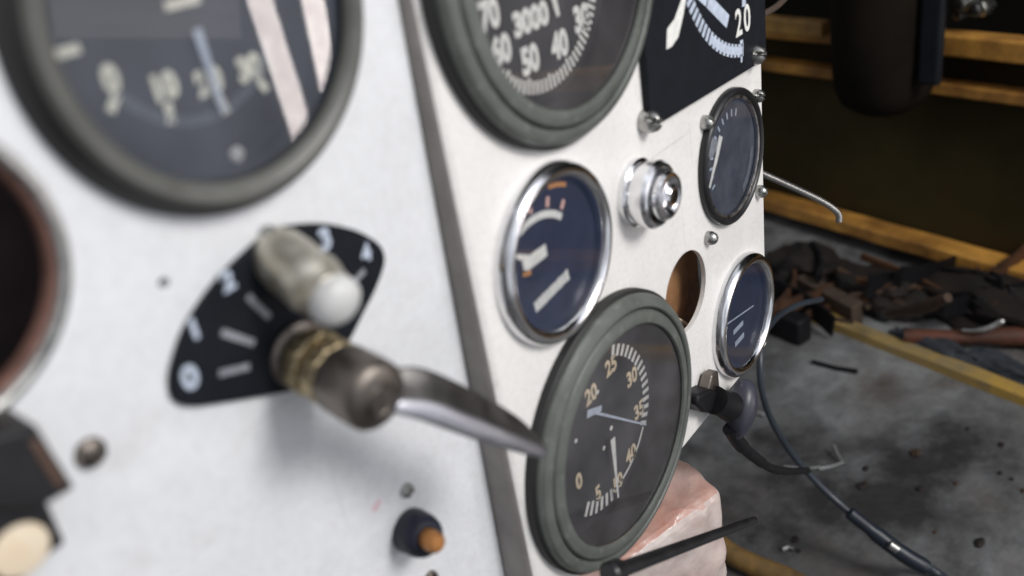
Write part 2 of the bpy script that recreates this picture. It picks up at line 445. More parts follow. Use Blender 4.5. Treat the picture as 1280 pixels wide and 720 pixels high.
lp = thing('instrument_panel', FL.p(80, bot, 0), 'cool-lit white left-hand sheet metal panel set back beside the rounded bend', 'instrument panel', 'white sheets of the instrument panel')
bm = sheet_bm(FL, [(-260, bot), (EDGE - .3, bot), (EDGE - .3, 70), (-260, 70)], [(*G1C, 34), LHOLE, (*FL.uv(205, 354), 1.3)], 2.0)
finish('sheet', bm, M['white_cool_lit'], lp, angle=50)
bm = bmesh.new(); lathe(bm, FL.p(LHOLE[0], LHOLE[1], 0), FL.n, [(27.7, -.2), (27.0, -.5), (26.3, -1.6), (26.2, -3.4), (27, -3.4)], 96)
finish('hole_lining', bm, M['liner'], lp)
bm = bmesh.new(); lathe(bm, FL.p(LHOLE[0], LHOLE[1], 0), FL.n, [(27.6, .1), (27.8, .7), (28.6, 1.1), (29.6, .9), (30.3, .1)], 96)
finish('hole_rim', bm, M['zinc'], lp)
u, v = FL.uv(112, 565)
o = finish('screw', screw_bm(FL.p(u, v, 0), FL.n, 3.3, 2.2, 70), M['gunmetal'], lp)
u, v = FL.uv(507, 612)
o = finish('screw', screw_bm(FL.p(u, v, 0), FL.n, 2.3, 2.4, 20), M['zinc'], lp)
bm = bmesh.new(); u, v = FL.uv(470, 633)
pts = [(u + (1.9 + .8 * math.sin(3 * a) + .5 * math.sin(5 * a + 1)) * math.cos(a), v + (1.3 + .5 * math.sin(2 * a)) * math.sin(a)) for a in [2 * math.pi * k / 20 for k in range(20)]]
quad(bm, FL, pts, .12)
finish('paint_smear', bm, M['pinkmark'], lp)

# brown board behind the empty hole, dark box behind the left sheet
bm = bmesh.new(); box(bm, (284, 15, -182), Vector((36, 0, 0)), Vector((0, 2, 0)), Vector((0, 0, 40)))
b = finish('backing_board', bm, M['board'], None, loc=(284, 15, -222))
tag(b, 'brown hardboard sheet seen through the empty round hole in the right panel', 'board')
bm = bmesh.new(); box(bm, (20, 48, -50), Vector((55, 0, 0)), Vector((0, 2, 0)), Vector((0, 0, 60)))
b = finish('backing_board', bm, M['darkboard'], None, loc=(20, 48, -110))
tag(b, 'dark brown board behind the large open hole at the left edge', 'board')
bm = bmesh.new()
tube(bm, catmull([FR.w(829, 396, -6), FR.w(840, 397, -8), FR.w(850, 400, -9), FR.w(862, 408, -10)], 6), .75, 8)
w = finish('thin_wire', bm, M['cream'], None, loc=FR.w(840, 397, -8)); tag(w, 'short pale wire crossing the bottom of the empty brown hole', 'wire')

# ------------------------------------------------------------------ gauges
def ink(name, bm, m, parent):
    return finish(name, bm, m, parent, smooth=False)

def big_gauge(F, C, label, prof, dial_h, dial_r, glass_h, lip_r, bezmat, gasket=None, glassm=None, well=42.6):
    glassm = glassm or M['glassb']
    t = thing('round_gauge', F.p(*C, 0), label, 'gauge')
    o = F.p(*C, 0)
    if gasket:
        bm = bmesh.new(); lathe(bm, o, F.n, gasket, 128); finish('gasket', bm, M['gasket'], t)
    bm = bmesh.new(); lathe(bm, o, F.n, prof, 128); finish('bezel', bm, bezmat, t, angle=28)
    bm = bmesh.new(); lathe(bm, o, F.n, [(well, dial_h), (well, prof[-1][1])], 128); finish('well', bm, M['gasket'], t)
    d = finish('dial', disc_bm(F, *C, dial_r, dial_h), M['dial'], t)
    g = finish('glass', disc_bm(F, *C, lip_r, glass_h), glassm, t, facing=F.n)
    return t, d

# --- altimeter-like gauge on the left sheet
F, C = FL, G1C
t1, d1 = big_gauge(F, C, 'largest round gauge at upper left, ivory figures 0 10 20 30 behind bright reflections', 
    [(38.6, 4), (38.4, 6.2), (37.4, 7.2), (36, 7.2), (34.6, 6.4), (34.0, 5.6), (33.6, 4.6)], -6, 33.6, 3.2, 33.5, M['bezel_brown'],
    [(41.4, 0), (41.3, 1.5), (40.2, 4.2), (38.8, 6.0), (38.2, 6.0)], M['glassl'], 33.6)
H = -5.85
bm = bmesh.new()
for s, (px, py) in {'0': (139, 100), '10': (205, 110), '20': (262, 103), '30': (312, 86)}.items():
    uu, vv = F.uv(px, py, H)
    text_into(bm, F, s, uu, vv, H, 4.9, .10, sx=.9)
ink('numerals', bm, M['inky'], d1)
bm = bmesh.new()
for px0, py0, px1, py1 in ((146, 118, 138, 140), (210, 128, 214, 155), (272, 118, 284, 142), (322, 98, 334, 113), (70, 68, 100, 60), (206, 8, 250, -2)):
    a0 = F.uv(px0, py0, H); a1 = F.uv(px1, py1, H)
    bar(bm, F, *a0, *a1, 1.9, 1.9, H)
ink('major_ticks', bm, M['inky'], d1)
bm = bmesh.new()
cu, cv = F.uv(228, 18, H)
for k in range(41):
    tick(bm, F, cu, cv, 120 + 3 * k, 20.6, 23.0, .55, H + .02)
ink('minor_ticks', bm, M['inkg'], d1)
bm = bmesh.new()
bar(bm, F, *F.uv(246, 36, H + 2), *F.uv(280, 140, H + 2), 2.0, 1.2, H + 2)
ink('pointer', bm, M['inkb'], t1)
uu, vv = F.uv(295, 193, H)
finish('screw', screw_bm(F.p(uu, vv, H), F.n, 1.9, 1.2, 45), M['palecap'], t1)

BEZ = [(53.8, 3.5), (53.6, 5), (52.4, 6.6), (50.6, 7.4), (49.3, 7.5), (48.8, 7.0), (48.6, 5.2), (48.0, 5.0), (47.8, 6.8), (47.2, 7.5), (45.5, 8.0), (43.9, 8.3), (43.1, 8.1), (42.7, 7.2)]
GSK = [(55, 0), (55, 3.0), (54.2, 3.9), (53, 3.9)]
# --- speed gauge at the top of the right sheet
F, C = FR, G2C
t2, d2 = big_gauge(F, C, 'round gauge with white figures 70 60 50 40 30 at the panel top', BEZ, -7, 42.6, 6.6, 42.8, M['bezel'], GSK)
H = -6.85
bm = bmesh.new()
for s, (px, py) in {'70': (612, 20), '60': (627, 64), '50': (663, 76), '40': (700, 57), '30': (727, 24)}.items():
    uu, vv = F.uv(px, py, H); text_into(bm, F, s, uu, vv, H, 7.7, .075, sx=.8)
uu, vv = F.uv(664, 25, H); text_into(bm, F, '3000', uu, vv, H, 6.6, .085, sx=.95)
ink('numerals', bm, M['inkw'], d2)
c2 = F.uv(668, -28, H)
bm = bmesh.new()
for k in range(38):
    dg_ = 78 + 4.05 * k
    tick(bm, F, *c2, dg_, 30.2 if k % 5 else 29.4, 34.4, 1.15, H)
ink('scale_ticks', bm, M['inkw'], d2)
bm = bmesh.new()
uu, vv = F.uv(690, 131, H); bar(bm, F, uu - 4.5, vv + .6, uu + 4.5, vv - .2, 1.8, 1.8, H)
ink('maker_mark', bm, M['inkg'], d2)
bm = bmesh.new()
bar(bm, F, *F.uv(688, -20, H + 2), *F.uv(698, 20, H + 2), 3, 1.6, H + 2)
ink('pointer', bm, M['inkw'], t2)

# --- pressure gauge at the bottom of the right sheet
F, C = FR, G3C
t3, d3 = big_gauge(F, C, 'lower round gauge with tan figures and two scales, grey-green bezel hanging over the panel bottom', BEZ, -7, 42.6, 6.6, 42.8, M['bezel'], GSK)
bm = bmesh.new()
for s, (px, py) in {'20': (739, 494), '25': (764, 458), '30': (790, 472), '35': (799, 513), '40': (789, 568)}.items():
    uu, vv = F.uv(px, py, H); text_into(bm, F, s, uu, vv, H, 6.6, .055, sx=.85)
for s, (px, py) in {'0': (724, 602), '5': (748, 617), '10': (772, 604)}.items():
    uu, vv = F.uv(px, py, H); text_into(bm, F, s, uu, vv, H, 6.6, .06, sx=.85)
ink('numerals', bm, M['inkt'], d3)
bm = bmesh.new()
c3 = F.uv(757, 535, H)
for k in range(16):
    dg_ = 22 + 6.6 * k
    tick(bm, F, *c3, dg_, 29.0, 33.8, 1.9, H)
ink('scale_ticks', bm, M['inkw'], d3)
bm = bmesh.new()
for k in range(6):
    tick(bm, F, *c3, 184 + 6.5 * k, 29.5, 35.5, 1.9, H)
ink('scale_ticks', bm, M['inkw'], d3)
bm = bmesh.new(); arc(bm, F, *c3, 124, 182, 31, 32.4, H)
bar(bm, F, *F.uv(793, 585, H), *F.uv(800, 592, H), 1, 1, H)
ink('scale_arc', bm, M['inkg'] if 0 else M['inkw'], d3)
bm = bmesh.new()
bar(bm, F, *F.uv(766, 548, H + 2.5), *F.uv(770, 592, H + 2.5), 3.4, 1.7, H + 2.5)
bar(bm, F, *F.uv(770, 592, H + 2.5), *F.uv(773, 622, H + 2.5), 1.7, 1.2, H + 2.5)
ink('pointer', bm, M['inkw'], t3)
bm = bmesh.new()
bar(bm, F, *F.uv(736, 514, H + 2), *F.uv(808, 531, H + 2), 1.3, .7, H + 2)
bar(bm, F, *F.uv(734, 518, H + 2), *F.uv(752, 510, H + 2), 3.2, 2.4, H + 2.02)
ink('pointer', bm, M['inkb'], t3)
bm = bmesh.new()
for px, py, r in ((747, 490, .9), (764, 535, 1.1), (720, 551, .9), (755, 560, 1.0)):
    uu, vv = F.uv(px, py, H); lathe(bm, F.p(uu, vv, 0), F.n, [(0, H + .05), (r, H + .05)], 16)
ink('dial_dots', bm, M['inkw'], d3)

# --- the three 60 mm gauges
CHR = [(30.3, 0), (30.3, 1.2), (29.9, 3.2), (29.0, 4.6), (27.6, 5.3), (26.2, 5.1), (25.2, 4.3), (24.7, 3.2), (24.6, .6)]
def small_gauge(C, label, prof, bez, dial_m, dial_r, dh, gh, lip):
    F = FR
    t = thing('round_gauge', F.p(*C, 0), label, 'gauge')
    bm = bmesh.new(); lathe(bm, F.p(*C, 0), F.n, prof, 112); finish('bezel', bm, bez, t, angle=40)
    d = finish('dial', disc_bm(F, *C, dial_r, dh), dial_m, t)
    finish('glass', disc_bm(F, *C, lip, gh), M['glass'], t, facing=F.n)
    return t, d
F = FR
t4, d4 = small_gauge(G4C, 'chrome-ringed round gauge left of the chrome knob, navy dial with a white arc scale', CHR, M['chrome'], M['navy'], 25, .7, 3.4, 24.8)
H = .85
bm = bmesh.new()
p0, p1, p2 = F.uv(640, 306, H), F.uv(664, 276, H), F.uv(702, 271, H)
def circ3(a, b, c):
    ax, ay = a; bx, by = b; cx, cy = c
    d = 2 * (ax * (by - cy) + bx * (cy - ay) + cx * (ay - by))
    ux = ((ax * ax + ay * ay) * (by - cy) + (bx * bx + by * by) * (cy - ay) + (cx * cx + cy * cy) * (ay - by)) / d
    uy = ((ax * ax + ay * ay) * (cx - bx) + (bx * bx + by * by) * (ax - cx) + (cx * cx + cy * cy) * (bx - ax)) / d
    return ux, uy, math.hypot(ax - ux, ay - uy)
au, av, ar = circ3(p0, p1, p2)
def degof(p): return math.degrees(math.atan2(p[0] - au, p[1] - av))
a0, a1 = degof(p0), degof(p2)
arc(bm, F, au, av, a0, a1, ar - 1.2, ar + 1.2, H)
uu, vv = F.uv(661, 326, H)
bar(bm, F, *F.uv(654, 334, H), *F.uv(683, 312, H), 4.6, 4.2, H)
bar(bm, F, *F.uv(638, 319, H), *F.uv(664, 324, H), .9, 2.6, H + .03)
ink('scale_arc', bm, M['inkw'], d4)
bm = bmesh.new()
for f_ in (.42, .70, .96):
    tick(bm, F, au, av, a0 + (a1 - a0) * f_, ar + 2.2, ar + 5.4, 1.6, H)
ink('scale_ticks', bm, M['inkp'], d4)
bm = bmesh.new()
q0, q1 = Vector(F.uv(669, 385, H)), Vector(F.uv(711, 342, H))
for k in range(9):
    a = q0.lerp(q1, k / 9); b2 = q0.lerp(q1, (k + .93) / 9)
    bar(bm, F, *a, *b2, 3.6 + .7 * random.random(), 3.5 + .8 * random.random(), H)
ink('legend_bar', bm, M['inkw'], d4)
bm = bmesh.new()
bar(bm, F, *F.uv(654, 342, H), *F.uv(664, 341, H), 2.2, 1.2, H)
ink('warning_mark', bm, M['inko'], d4)
bm = bmesh.new()
arc(bm, F, G4C[0], G4C[1], 5, 30, 21.5, 23, H)
ink('warning_mark', bm, M['inko'], d4)

t6, d6 = small_gauge(G6C, 'chrome-ringed round gauge at the lower right panel edge with two short bars', CHR, M['chrome'], M['navy'], 25, .7, 3.4, 24.8)
bm = bmesh.new()
bar(bm, F, *F.uv(909, 405, H), *F.uv(942, 382, H), .8, .8, H)
bar(bm, F, *F.uv(917, 416, H), *F.uv(929, 403, H), 2.6, 2.6, H)
bar(bm, F, *F.uv(919, 431, H), *F.uv(930, 418, H), 2.8, 2.8, H)
ink('scale_marks', bm, M['inkb'], d6)

BLK = [(29.4, 0), (29.4, 2.2), (28.9, 3.2), (28.0, 3.6), (27.0, 3.3), (26.4, 2.4), (26.2, .5)]
t5, d5 = small_gauge(G5C, 'black-rimmed round gauge under the square gauge with a dusty grey face', BLK, M['black'], M['grey_dial'], 26.6, .7, 2.2, 26.4)
bm = bmesh.new()
pl = [F.uv(px, py, 1.0) for px, py in ((887, 235), (892, 213), (896, 196), (901, 170))]
for k in range(3): bar(bm, F, *pl[k], *pl[k + 1], 1.6 + .7 * k, 2.3 + .7 * k, 1.0 + .03 * k)
ink('pointer', bm, M['inkw'], t5)
bm = bmesh.new(); arc(bm, F, *G5C, 98, 152, 19.5, 22.5, .9)
ink('scale_arc', bm, M['inkg'], d5)
bm = bmesh.new(); lathe(bm, FR.p(*G5C, 0), FR.n, [(26.5, 2.0), (25.9, 2.5), (24.9, 2.3), (24.6, 1.2)], 96); finish('inner_ring', bm, M['zinc'], t5)
bm = bmesh.new()
for k in range(11): tick(bm, FR, *G5C, 250 + 13 * k, 17.5, 20.5, 1.0, .9)
ink('scale_ticks', bm, M['inkb'], d5)
bm = bmesh.new(); quad(bm, FR, [FR.uv(px, py, .95) for px, py in ((884, 182), (890, 172), (897, 174), (896, 186), (890, 198), (885, 196))], .95)
ink('legend_patch', bm, M['inkd'], d5)
for k, (px, py) in enumerate(((879, 153), (943, 120), (947, 239), (884, 297))):
    uu, vv = F.uv(px, py, 0)
    bm = screw_bm(F.p(uu, vv, 0), F.n, 3.0, 4.6, 20 + 40 * k)
    finish('screw', bm, M['zinc'], t5)

# --- square gauge
zc = [F.uv(802, 8, 3), F.uv(815, 161, 3), F.uv(949, 86, 3)]
u0 = zc[1][0]; vb = zc[1][1]; u1 = 366.0
tsq = thing('square_gauge', FR.p((u0 + u1) / 2, vb, 0), 'square black gauge plate at the top right corner with white dial markings', 'gauge')
bm = bmesh.new(); prism(bm, FR, [(u0, vb), (u1 - .5, vb - 4), (u1 + 2.5, 55), (u0 + 1, 55)], .2, 3.0)
pl = finish('face_plate', bm, M['blackmatte'], tsq, bevel=.5)
H = 3.15
bm = bmesh.new()
q = circ3(FR.uv(864, 5, H), FR.uv(886, 45, H), FR.uv(926, 63, H))
def dq(px, py):
    p = FR.uv(px, py, H); return math.degrees(math.atan2(p[0] - q[0], p[1] - q[1])) % 360
s0, s1 = dq(862, 2), dq(928, 62)
n = 17
for k in range(n):
    dg_ = s0 + (s1 - s0) * k / (n - 1)
    tick(bm, FR, q[0], q[1], dg_, q[2] - 2.6, q[2] + 2.6, 2.1, H)
arc(bm, FR, q[0], q[1], s0 + (s1 - s0) * .45, s1, q[2] - 1.6, q[2] + 1.6, H + .02)
bar(bm, FR, *FR.uv(927, 50, H), *FR.uv(927, 78, H), 3.0, 1.4, H)
ink('scale_ticks', bm, M['inkb'], pl)
bm = bmesh.new()
bar(bm, FR, *FR.uv(884, 0, H), *FR.uv(910, 27, H), 5.2, 5.2, H)
bar(bm, FR, *FR.uv(860, -20, H), *FR.uv(885, 1, H), 3.5, 5.2, H)
bar(bm, FR, *FR.uv(930, -20, H), *FR.uv(930, 8, H), 3.5, 3.5, H)
ink('pointer', bm, M['inkb'], tsq)
for g_, px, py in (('2', 923.5, 30), ('0', 934, 24)):
    bm = bmesh.new(); uu, vv = FR.uv(px, py, H); text_into(bm, FR, g_, uu, vv, H, 10.5, .03, sx=.85)
    ink('numeral', bm, M['inkw'], pl)
bm = bmesh.new()
quad(bm, FR, [FR.uv(px, py, H) for px, py in ((833, 62), (834, 36), (843, 24), (853, -4), (858, -2), (854, 20), (848, 46), (840, 58))], H)
ink('arrow_mark', bm, M['inkw'], pl)
for px, py in ((813, 152), (945, 69)):
    uu, vv = FR.uv(px, py, 3)
    finish('screw', screw_bm(FR.p(uu, vv, .2), FR.n, 4.2, 7.0, 60), M['zinc'], tsq)

# ------------------------------------------------------------------ chrome knob
uu, vv = FR.uv(794, 240, 0)
kb = thing('chrome_plunger', FR.p(uu, vv, 0), 'stepped chrome push knob between the two upper small gauges', 'knob')
o = FR.p(uu, vv, 0)
bm = bmesh.new(); lathe(bm, o, FR.n, [(12.6, 0), (12.6, 2.2), (11.8, 3), (11.0, 3.2), (11.0, 5.0), (12.2, 5.6), (12.4, 9.2), (11.4, 10.6), (10.4, 11.0), (10.2, 9.4), (9.6, 9.2), (9.2, 11.4)], 72)
finish('collar', bm, M['chrome'], kb, angle=25)
bm = bmesh.new(); lathe(bm, o, FR.n, [(9.0, 9.4), (9.0, 13.2), (8.2, 14.4), (7.0, 14.6), (6.2, 13.4), (5.2, 12.6), (4.6, 13.2), (4.3, 14.8), (3.2, 15.8), (0, 16.2)], 72)
finish('button', bm, M['chrome'], kb, angle=25)

# ------------------------------------------------------------------ fuel selector on the left sheet
F = FL
outl = [(334, 292), (342, 287), (372, 281), (408, 280), (445, 288), (472, 303), (481, 318), (480, 335), (470, 362), (455, 392), (438, 425), (415, 460), (385, 482), (360, 490),
        (320, 497), (285, 503), (248, 508), (226, 506), (215, 494), (213, 472), (219, 445), (231, 412), (250, 380), (275, 347), (303, 319)]
pts2 = catmull([Vector((*F.uv(px, py, 1.4), 0)) for px, py in outl], 4, closed=True)
poly = [(p.x, p.y) for p in pts2]
piv = F.uv(373, 440, 1.4)
sel = thing('selector_valve', F.p(*piv, 0), 'rotary selector with steel lever handle on a black fan-shaped numbered plate', 'selector valve')
bm = bmesh.new(); prism(bm, F, poly, .1, 1.4)
plate = finish('number_plate', bm, M['blackmatte'], sel, angle=60, bevel=.35)
H = 1.55
bm = bmesh.new()
for s, (px, py), sz in (('0', (238, 473), 5.4), ('1', (243, 412), 4.6), ('2', (285, 352), 4.6), ('3', (407, 300), 5.2), ('4', (458, 317), 4.4)):
    uu, vv = F.uv(px, py, H); text_into(bm, F, s, uu, vv, H, sz, .07)
ink('numerals', bm, M['inkb'], plate)
for a, b2 in (((274, 467), (312, 458)), ((277, 415), (318, 429)), ((310, 370), (337, 397)), ((443, 352), (456, 338))):
    bm = bmesh.new(); bar(bm, F, *F.uv(*a, H), *F.uv(*b2, H), 1.7, 1.7, H)
    ink('index_dash', bm, M['inkd'], plate)
pw = F.p(*piv, 0)
front = F.w(473, 498, 31)
ax = (front - pw).normalized(); Lx = (front - pw).length
bm = bmesh.new(); lathe(bm, pw, ax, [(8.6, 1.3), (8.6, 2.6), (7.6, 3.4), (6.4, 3.8), (6.4, 9)], 64); finish('boss', bm, M['gunmetal'], sel)
# knurled brass collar
bm = bmesh.new()
u_, v_ = perp(ax)
def gear(bm, o, n, r0, r1, h0, h1, teeth):
    u, v = perp(n); rings = []
    for h, k_ in ((h0, .94), (h0 + .6, 1), (h1 - .6, 1), (h1, .94)):
        ring = []
        for i in range(teeth * 4):
            r = (r1 if (i % 4) in (1, 2) else r0) * k_
            a = 2 * math.pi * i / (teeth * 4); ring.append(bm.verts.new(o + n * h + (u * math.cos(a) + v * math.sin(a)) * r))
        rings.append(ring)
    for A_, B_ in zip(rings, rings[1:]):
        for i in range(len(A_)): bm.faces.new((A_[i], B_[i], B_[(i + 1) % len(A_)], A_[(i + 1) % len(A_)]))
    bm.faces.new(rings[0]); bm.faces.new(rings[-1])
gear(bm, pw, ax, 7.9, 8.4, 5.5, 10.5, 12)
gear(bm, pw, ax, 7.7, 8.2, 12.0, 17.0, 12)
lathe(bm, pw, ax, [(6.6, 5), (6.6, 18)], 48)
finish('brass_collar', bm, M['brass'], sel, angle=30)
bm = bmesh.new(); lathe(bm, pw, ax, [(5, 17), (7.9, 17.6), (8.5, 19), (8.7, Lx - 3.2), (8.5, Lx - 1.2), (7.8, Lx), (6.5, Lx + .6), (4, Lx + 1.0), (3.6, Lx + .5), (3.2, Lx + 1.2), (0, Lx + 1.4)], 72)
finish('barrel', bm, M['gunmetal'], sel, angle=35)
# side stem with a pale round end
s0_, s1_ = F.w(352, 322, 3), F.w(431, 385, 25)
sx_ = (s1_ - s0_).normalized(); SL = (s1_ - s0_).length
bm = bmesh.new(); lathe(bm, s0_, sx_, [(6.0, -4), (7.0, -1), (7.3, 4), (7.1, 9), (7.4, 12), (7.0, 14), (6.3, 15), (6.1, SL - 5), (5.2, SL - 4)], 64)
finish('stem', bm, M['alu'], sel, angle=35)
bm = bmesh.new(); lathe(bm, s0_, sx_, [(4.5, SL - 5), (5.9, SL - 5), (6.1, SL - 3.6), (5.8, SL - 1.6), (4.6, SL - .3), (2.6, SL + .5), (0, SL + .8)], 64)
finish('end_cap', bm, M['palecap'], sel, angle=60)
uu, vv = F.uv(337, 293, 1.4)
finish('screw', screw_bm(F.p(uu, vv, .5), F.n, 2.1, 3.2, 10), M['zinc'], sel)
# lever handle: lofted flat paddle, ridge along its lower third
st = [(474, 478, 514, 28), (500, 469, 517, 30), (530, 461, 527, 32), (556, 466, 537, 34), (590, 482, 549, 35.5), (620, 498, 558, 37), (648, 514, 566, 38), (668, 529, 570, 38.5), (678, 543, 570.5, 39), (683, 552, 568, 39)]
bm = bmesh.new(); rings = []
CS = [(1, -1.5), (.75, -1.1), (.45, -.65), (.1, .1), (-.15, .58), (-.3, .78), (-.58, .92), (-.84, 1.0), (-.97, .85), (-1, .4), (-.96, -.6), (-.5, -1.5), (.3, -1.9), (.9, -1.75)]
nseg = len(CS)
for i, (px, pt, pb, h) in enumerate(st):
    top, botp = F.w(px, pt, h), F.w(px, pb, h)
    c = (top + botp) / 2; a = (top - botp) / 2
    thick = 3.3 * (1 if i < 7 else (.85, .6, .3)[i - 7])
    rings.append([bm.verts.new(c + a * qa + F.n * (qy * thick)) for qa, qy in CS])
for A_, B_ in zip(rings, rings[1:]):
    for k in range(nseg): bm.faces.new((A_[k], B_[k], B_[(k + 1) % nseg], A_[(k + 1) % nseg])).material_index = 1 if 4 <= k <= 8 else 0  # lower facets get the painted-in reflection
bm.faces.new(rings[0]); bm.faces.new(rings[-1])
lv = finish('lever_handle', bm, [M['steel'], M['steel_reflection']], sel, angle=80)
md = lv.modifiers.new('sub', 'SUBSURF'); md.levels = 2; md.render_levels = 2

# ------------------------------------------------------------------ small controls on the left sheet
b0 = F.w(511, 661, 0)
fr = F.w(540, 676, 13)
pb = thing('push_button', b0, 'small black push button with a copper tip near the bottom of the left panel', 'button')
axb = (fr - b0).normalized(); Lb = (fr - b0).length
bm = bmesh.new(); lathe(bm, b0, axb, [(6.2, -1.5), (6.6, 0), (6.9, 2), (6.7, Lb * .55), (6.1, Lb * .72), (5.0, Lb * .8), (3.4, Lb * .82)], 56); finish('body', bm, M['blueblack'], pb)
bm = bmesh.new(); lathe(bm, b0, axb, [(3.0, Lb * .75), (3.2, Lb * .95), (3.0, Lb * 1.18), (2.2, Lb * 1.26), (0, Lb * 1.28)], 40); finish('tip', bm, M['copper'], pb)
u, v = F.uv(537, 722)
o = finish('screw', screw_bm(F.p(u, v, 0), F.n, 2.6, 2.6, 0), M['gunmetal'], lp)

H0 = 12
def polyF(l, h): return [F.uv(px, py, h) for px, py in l]
sw = thing('toggle_switch', F.w(20, 640, 0), 'black switch block at the lower left corner with a cream round button', 'switch')
bm = bmesh.new(); prism(bm, F, polyF([(-70, 556), (0, 543), (46, 530), (70, 570), (96, 611), (62, 630), (-70, 644)], H0), .1, H0)
finish('housing', bm, M['black'], sw, bevel=1.0)
bm = bmesh.new(); prism(bm, F, polyF([(-70, 633), (58, 622), (68, 645), (84, 680), (46, 706), (14, 745), (-70, 770)], 8), .1, 8)
finish('foot', bm, M['black'], sw, bevel=1.0)
bm = bmesh.new(); prism(bm, F, polyF([(36, 553), (48, 549), (84, 603), (71, 611)], H0 + .4), H0 - .5, H0 + .4)
finish('side_plate', bm, M['brown'], sw, bevel=.3)
uu, vv = F.uv(25, 688, 8)
bm = bmesh.new(); lathe(bm, F.p(uu, vv, 0), F.n, [(5.4, 7.5), (5.4, 8.3), (5.1, 8.7), (4.4, 8.9), (0, 8.9)], 56)
finish('cream_button', bm, M['cream'], sw)

# ------------------------------------------------------------------ things by the panel's lower right corner
cl = thing('cable_plug', FR.w(882, 500, 0), 'black rubber cable plug with a purplish cap clipped to the lower right panel edge', 'plug')
F = FR
bm = bmesh.new(); prism(bm, F, [F.uv(px, py, 4) for px, py in ((866, 492), (880, 484), (898, 490), (906, 504), (893, 516), (872, 514), (863, 504))], -4, 7)
finish('clip', bm, M['rubber'], cl, bevel=1.5)
bm = bmesh.new(); prism(bm, F, [F.uv(px, py, 4) for px, py in ((880, 487), (885, 468), (893, 462), (895, 484), (892, 494))], 1, 6)
finish('tab', bm, M['gunmetal'], cl, bevel=.8)
pA, pB = at_depth(893, 500, 392), at_depth(912, 508, 402)
bm = bmesh.new(); tube(bm, [pA, pA.lerp(pB, .5), pB], [6.5, 6.0, 7.0], 24); finish('neck', bm, M['rubber'], cl)
cc = at_depth(926, 512, 412)
capn = (cc - at_depth(912, 508, 420)).normalized()
bm = bmesh.new()
bmesh.ops.create_uvsphere(bm, u_segments=40, v_segments=24, radius=1)
rx = (at_depth(946, 512, 412) - cc); rz = (at_depth(932, 474, 412) - cc); ry = rx.cross(rz).normalized() * 9
for q_ in bm.verts:
    c_ = q_.co.copy()
    f_ = 1.0 - .25 * max(0, -c_.z)
    q_.co = cc + rx * c_.x * f_ + ry * c_.y + rz * c_.z
finish('cap', bm, M['purplish'], cl, angle=80)
bm = bmesh.new()
tube(bm, catmull([at_depth(912, 536, 408), at_depth(926, 556, 420), at_depth(944, 572, 440), at_depth(966, 586, 470), at_depth(990, 589, 510), at_depth(1010, 588, 560)], 8), [3.4, 2.8, 2.3, 2.1, 1.9], 16)
finish('cable', bm, M['rubber'], cl)

FZ = -500.0
# grey-blue cable looping down to the floor
bm = bmesh.new()
path = [at_depth(1027, 374, 640), at_depth(998, 381, 615), at_depth(972, 396, 590), at_depth(955, 420, 570), at_depth(950, 455, 560), at_depth(953, 492, 565), at_depth(966, 528, 580), at_depth(992, 570, 605),
        at_depth(1030, 612, 615), at_depth(1080, 655, 605), at_depth(1128, 690, 595), on_floor(1170, 716, FZ + 5), on_floor(1215, 750, FZ + 4)]
tube(bm, catmull(path, 8), [2.0, 2.0, 2.1, 2.3, 2.6, 3.2, 3.6], 14)
o = finish('cable', bm, M['paleblue'], None, loc=on_floor(1170, 716, FZ)); tag(o, 'thin grey-blue cable arching beside the panel down onto the concrete floor', 'cable')
pc = path[-2]; 
bm = bmesh.new(); tube(bm, catmull([at_depth(1062, 641, 600), at_depth(1095, 667, 597), at_depth(1128, 692, 592), at_depth(1158, 710, 589)], 6), [4.4, 5.4, 5.6, 5.2], 16)
sl = finish('sleeve', bm, M['darkblue'], o)
bm = bmesh.new(); tube(bm, [at_depth(1112, 680, 586), at_depth(1122, 687, 585)], [3.0, 3.0], 12); finish('clip', bm, M['wire'], o)

# silver bent wire behind the right panel edge
bm = bmesh.new(); tube(bm, catmull([at_depth(930, 206, 470), at_depth(958, 219, 480), at_depth(1000, 238, 495), at_depth(1030, 253, 505), at_depth(1047, 266, 510), at_depth(1049, 277, 512)], 6), 1.9, 12)
o = finish('bent_rod', bm, M['wire'], None, loc=at_depth(958, 219, 480)); tag(o, 'thin silver rod with a bent end sticking out behind the right panel edge', 'rod')
bm = bmesh.new(); tube(bm, catmull([at_depth(940, 25, 470), at_depth(956, 17, 480), at_depth(972, 7, 495), at_depth(985, -6, 510)], 6), 1.8, 12)
o = finish('bent_rod', bm, M['tan'], None, loc=at_depth(956, 17, 480)); tag(o, 'tan curved wire at the top right of the square gauge', 'rod')

# pink wrapped block
top_c = at_depth(904, 611, 430)
a_ = Vector((.9626, -.2711, 0)); b_ = Vector((-.2711, -.9626, 0)) * -1
bx_w, bx_d, bx_h = 120, 75, 190
b_ = Vector((.388, .9217, 0))
bm = bmesh.new()
c = top_c - a_ * (bx_w / 2) + b_ * (bx_d / 2) - YUP * (bx_h / 2)
